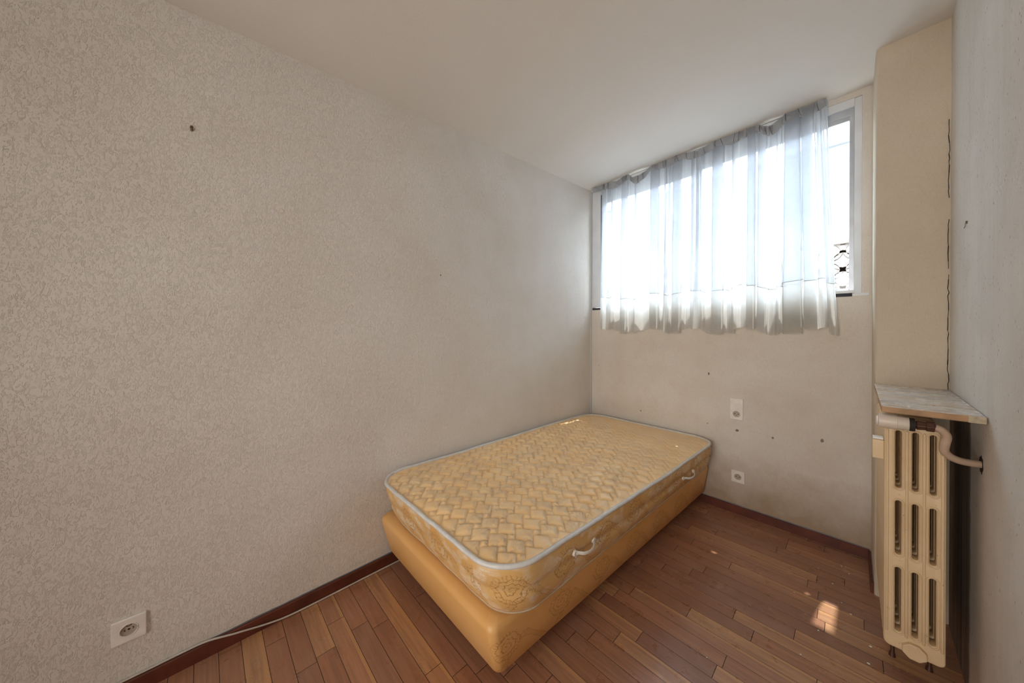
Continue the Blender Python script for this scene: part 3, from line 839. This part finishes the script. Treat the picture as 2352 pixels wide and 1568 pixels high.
# thermostatic valve and pipe
val = thing('thermostatic_valve', 'white cylindrical radiator valve with bronze body below the marble shelf', 'valve', (1.86, -1.03, .962))
bm = new(); rs = [.019, .023, .0235, .0235, .0225, .021]
xs_ = [-.062, -.060, -.050, -.020, -.019, .006]
tube(bm, [(x, 0, 0) for x in xs_], .02, 28, True, lambda i: rs[i]); obj('valve_head', bm, M['valve_white'], val, 35)
bm = new(); tube(bm, [(-.0655, 0, 0), (-.061, 0, 0)], .02, 24, True, lambda i: (.013, .018)[i]); obj('valve_cap', bm, M['clean_white'], val, 30)
bm = new(); tube(bm, [(.006, 0, -.001), (.018, 0, -.001)], .021, 20); obj('valve_collar', bm, M['hole'], val, 30)
bm = new(); xs_ = [.018, .021, .022, .040, .041, .057, .058]; rs = [.012, .012, .0155, .0135, .0165, .0165, .012]
tube(bm, [(x, 0, 0) for x in xs_], .015, 6, True, lambda i: rs[i])
tube(bm, [(.032, .0, 0), (.032, .034, -.004)], .011, 12)
obj('valve_body', bm, M['valve_brown'], val, 30, bevel=.001)
pp = thing('radiator_pipe', 'cream painted bent heating pipe running from the valve into the right wall', 'pipe', (2.0, -1.0, .9))
pth = catmull([(1.917, -1.030, .963), (1.931, -1.027, .956), (1.942, -1.019, .937), (1.940, -1.011, .910), (1.940, -1.002, .887), (1.951, -.994, .870), (1.969, -.986, .860), (1.990, -.978, .856), (2.020, -.968, .855)], 6)
bm = new(); tube(bm, [p - Vector((2.0, -1.0, .9)) for p in pth], .0108, 14); obj('pipe_run', bm, M['pipe'], pp, 60)
bm = new(); rr = random.Random(5)
pl = [(rwx(-.97) - .0012 - 2.0, -.97 + 1.0 + (.017 + .008 * rr.random()) * math.cos(a), .855 - .9 + (.020 + .012 * rr.random()) * math.sin(a)) for a in [2 * PI * k / 18 for k in range(18)]]
pf = [bm.verts.new(q) for q in pl]; pb = [bm.verts.new((q[0] + .004, q[1], q[2])) for q in pl]
bm.faces.new(pf); bm.faces.new(pb[::-1])
for k in range(18): bm.faces.new((pf[k], pf[(k + 1) % 18], pb[(k + 1) % 18], pb[k]))
obj('wall_hole', bm, M['hole'], pp, label='ragged dark hole in the plaster round the pipe')

# ------------------------------------------------------------------ marble shelf
sh = thing('marble_shelf', 'veined grey and ochre marble slab shelf above the radiator in the corner', 'shelf', (1.9, -.7, 1.0))
bm = new()
SX0 = 1.805; SYF = -1.058
pts = [(SX0 + .004, -YP - .002), (SX0, SYF), (rwx(SYF) - .003, SYF), (rwx(-YP) - .001, -YP - .006)]
lo = [bm.verts.new((x - 1.9, y + .7, -.004)) for x, y in pts]; hi = [bm.verts.new((x - 1.9, y + .7, .0155)) for x, y in pts]
bm.faces.new(hi); bm.faces.new(lo[::-1])
for k in range(4):
    f = bm.faces.new((lo[k], lo[(k + 1) % 4], hi[(k + 1) % 4], hi[k])); f.material_index = 1 if k in (0, 1) else 0
obj('slab', bm, [M['marble'], M['marble_edge']], sh, bevel=.0022)
bm = new(); box(bm, rwx(SYF) - .036 - 1.9, rwx(SYF) - .004 - 1.9, SYF + .7 - .0015, SYF + .7 + .012, -.0045, .0145); obj('edge_patch', bm, M['marble_chip'], sh, bevel=.001, label='pale filled end of the front edge')

# ------------------------------------------------------------------ sockets and switch
def plate(th, w, h, M4, items, bulge=.004):
    """cover plate with round wells. items: (kind, cy)"""
    holes = [circ(0, cy, .0205) for k, cy in items if k in ('socket', 'old')]
    flat_shape('cover_plate', rrect(0, 0, w, h, .004), holes, .009, .0022, M['plastic'], th, M4 @ Matrix.Translation((0, 0, .0045)))
    def put(name, bm, mat, sm=40, par=None, label=None):
        bmesh.ops.transform(bm, matrix=M4, verts=bm.verts); return obj(name, bm, mat, par or th, sm, label=label)
    for k, cy in items:
        if k == 'socket':
            bm = new(); P = [(x, y, .0092) for x, y in circ(0, cy, .0215)]; tube(bm, P + [P[0], P[1]], .0016, 6, False); put('rim', bm, M['plastic'], 180)
            bm = new(); cyl(bm, (0, cy, .0005), (0, 0, 1), .0203, .0203, .0030, 32); well = put('socket_well', bm, M['plastic_dark'], 40)
            for hx in (-.0095, .0095):
                bm = new(); cyl(bm, (hx, cy, .003), (0, 0, 1), .0032, .0032, .0010, 14); put('pin_hole', bm, M['hole'], 40, well)
            bm = new(); cyl(bm, (0, cy - .009, .003), (0, 0, 1), .0022, .0022, .0010, 12); put('pin_hole', bm, M['hole'], 40, well)
            bm = new(); cyl(bm, (0, cy + .0105, .003), (0, 0, 1), .0024, .0020, .0060, 12); put('earth_pin', bm, M['metal'], 40, well)
        elif k == 'switch':
            bm = new(); cyl(bm, (0, cy, .008), (0, 0, 1), .021, .0205, .0022, 32); put('switch_ring', bm, M['plastic'], 40)
            bm = new(); box(bm, -.0105, .0105, cy - .0105, cy + .0105, .0095, .0135, lambda x, y, z: (x, y, z + (.003 if y > cy and z > .012 else 0))); o = put('rocker', bm, M['clean_white'], None, label='square white rocker')
            b = o.modifiers.new('b', 'BEVEL'); b.width = .0008
        elif k == 'old':
            bm = new(); P = [(x, y, .0092) for x, y in circ(0, cy, .0215)]; tube(bm, P + [P[0], P[1]], .0017, 6, False); put('rim', bm, M['plastic'], 180)
            bm = new(); cyl(bm, (0, cy, .0005), (0, 0, 1), .0205, .0205, .0030, 32); well = put('socket_well', bm, M['plastic_dark'], 40)
            for s in (-1, 1):
                bm = new(); tube(bm, [(s * .0085, cy + .0035, .0035), (s * .0112, cy, .0035), (s * .0085, cy - .0035, .0035)], .0011, 6); put('pin_hole', bm, M['hole'], 40, well)
            bm = new(); cyl(bm, (0, cy, .003), (0, 0, 1), .0032, .0032, .0009, 14); put('pin_hole', bm, M['hole'], 40, well)
            bm = new(); tube(bm, [(.006 * math.cos(a), cy + .0145 + .004 * math.sin(a), .0035) for a in [PI + q * PI / 6 for q in range(7)]], .0011, 6); put('earth_slot', bm, M['hole'], 40, well)
ML = Matrix.Rotation(PI / 2, 4, 'Y') @ Matrix.Rotation(PI / 2, 4, 'Z')      # face +X, up +Z
MB_ = Matrix.Rotation(math.atan(BWS), 4, 'Z') @ Matrix.Rotation(PI / 2, 4, 'X')   # face -Y
s1 = thing('wall_socket', 'square socket near the floor on the left wall above the cable', 'socket', (.0008, -2.901, .233))
plate(s1, .081, .081, ML, [('old', 0)])
# open a well in the old socket plate
s2 = thing('wall_socket', 'single white socket low on the wall under the window near the skirting', 'socket', (1.191, BWS * 1.191 - .0008, .256))
plate(s2, .077, .082, MB_, [('socket', 0)])
s3 = thing('switch_and_socket', 'tall white plate with rocker switch over a socket beside the bed', 'switch', (1.182, BWS * 1.182 - .0008, .724))
plate(s3, .076, .147, MB_, [('switch', .034), ('socket', -.034)])
# ------------------------------------------------------------------ cable along the skirting
cb = [(.006, -3.60, .062), (.006, -3.2, .063), (.006, -2.95, .062), (.006, -2.85, .062), (.007, -2.76, .064), (.012, -2.70, .064), (.0165, -2.63, .047), (.017, -2.60, .040), (.017, -2.52, .020), (.018, -2.44, .008), (.018, -2.30, .0052), (.017, -2.1, .0048), (.018, -1.9, .0048), (.018, -1.5, .0048)]
bm = new(); tube(bm, catmull(cb, 8), .0036, 10)
obj('electric_cable', bm, M['cable'], None, 60, label='thin grey-white electric cable running along the left skirting board to the bed', cat='cable')

# ------------------------------------------------------------------ small marks of use, each with its own depth
def blob(name, c, nrm, r, mat, label, cat, sy=1.0, th=.002, seed=1, group=None):
    bm = new(); n = Vector(nrm).normalized(); a = n.cross(Vector((0, 0, 1))).normalized(); b = Vector((0, 0, 1)); rr = random.Random(seed)
    c = Vector(c); k = 14; P = []
    for i in range(k):
        q = r * rr.uniform(.75, 1.15); P.append(a * (q * math.cos(2 * PI * i / k)) + b * (q * sy * math.sin(2 * PI * i / k)))
    v0 = [bm.verts.new(p - n * .0008) for p in P]; v1 = [bm.verts.new(p * .8 + n * th) for p in P]
    bm.faces.new(v0[::-1]); bm.faces.new(v1)
    for i in range(k): bm.faces.new((v0[i], v0[(i + 1) % k], v1[(i + 1) % k], v1[i]))
    o = obj(name, bm, mat, None, 40, label=label, cat=cat, group=group); o.location = c; return o
brown = simple('raw_plug_brown', (.20, .13, .08), .8, grime=.5, scale=200)
grey = simple('filler_grey', (.30, .26, .22), .9, grime=.4, scale=200)
light_f = simple('filler_white', (.72, .66, .58), .9, grime=.1, scale=90)
wp = thing('wall_plug', 'brown screw plug high on the left wall, half pulled out', 'wall plug', (0, -2.742, 2.038))
bm = new(); tube(bm, [(0, 0, -.010), (.003, .001, -.004), (.004, -.001, .003), (0, 0, .010)], .004, 8, True, lambda i: (.003, .0045, .004, .0025)[i]); obj('plug_body', bm, brown, wp, 60)
bm = new(); tube(bm, [(.002, .003, .008), (.004, .003, .001), (.003, -.002, -.001), (.004, .003, -.005)], .0013, 6); obj('plug_slot', bm, M['hole'], wp, 60)
blob('filled_hole', (0, -2.463, 1.796), (1, 0, 0), .012, light_f, 'pale round filled hole in the middle height of the left wall', 'wall mark', th=.0022, seed=4)
blob('nail_hole', (0, -1.660, 1.607), (1, 0, 0), .0035, M['hole'], 'tiny black nail hole in the left wall above the bed', 'wall mark', seed=5)
for nm, x, z, r, sy, lab in (('nail_hole', 1.008, .952, .007, 1.5, 'small dark hole in the wall between curtain and wall switch'),
                     ('filled_hole', 1.184, .575, .011, .9, 'ragged grey plaster hole just below the switch plate'),
                     ('filled_hole', 1.380, .571, .0075, 1.0, 'round grey hole at the end of the scratch under the window'),
                     ('filled_hole', 1.613, .610, .008, 1.6, 'rough grey filled hole in the wall nearest the radiator'),
                     ('nail_hole', .080, .943, .0045, 1.0, 'tiny dark nail hole beside the left corner under the window'),
                     ('nail_hole', .493, .586, .005, 1.5, 'small nail hole just above the head end of the mattress'),
                     ('nail_hole', 1.0, .585, .004, 1.3, 'small nail mark above the far right corner of the mattress')):
    blob(nm, (x, BWS * x, z), (0, -1, 0), r, grey, lab, 'wall mark', sy, .0012, int(x * 100))
bm = new(); tube(bm, [(1.255, BWS * 1.255 - .0004, .590), (1.32, BWS * 1.32 - .0006, .582), (1.368, BWS * 1.368 - .0004, .573)], .0012, 5)
obj('wall_scratch', bm, light_f, None, 60, label='thin pale scratch in the plaster under the switch, beside a round hole', cat='wall mark')
hk = thing('wall_hook', 'little bent hook with rusty top on the speckled right wall', 'hook', (rwx(-.736), -.736, 1.649))
bm = new(); tube(bm, catmull([(-.001, 0, .010), (-.004, 0, .004), (-.005, -.002, -.004), (-.006, .003, -.010), (-.006, .010, -.010), (-.004, .016, -.006)], 4), .0013, 7); obj('hook_wire', bm, M['metal'], hk, 60)
bm = new(); box(bm, -.004, .001, -.004, .005, .003, .012); obj('hook_stub', bm, brown, hk, bevel=.001)
# plaster crumbs fallen on the boards
crumbs = [(1.700, -.225, 1), (1.728, -.275, 1), (1.672, -.430, 1), (1.735, -.618, 1.2), (1.783, -.880, 1.2), (1.640, -.830, .9), (1.790, -.775, 1.3), (1.545, -.640, .8), (1.350, -1.30, .8), (1.705, -.560, .8), (1.60, -1.02, .8)]
for i, (x, y, s) in enumerate(crumbs):
    bm = new(); bmesh.ops.create_icosphere(bm, subdivisions=1, radius=.0034 * s)
    rr = random.Random(i)
    for v_ in bm.verts: v_.co = Vector((v_.co.x * rr.uniform(.8, 1.5), v_.co.y * rr.uniform(.7, 1.1), v_.co.z * .6))
    o = obj('plaster_crumb', bm, M['clean_white'], None, 30, label='tiny white plaster crumb lying on the parquet between bed and radiator', cat='crumb', group='plaster crumbs on the parquet')
    o.location = (x, y, .0016 * s)
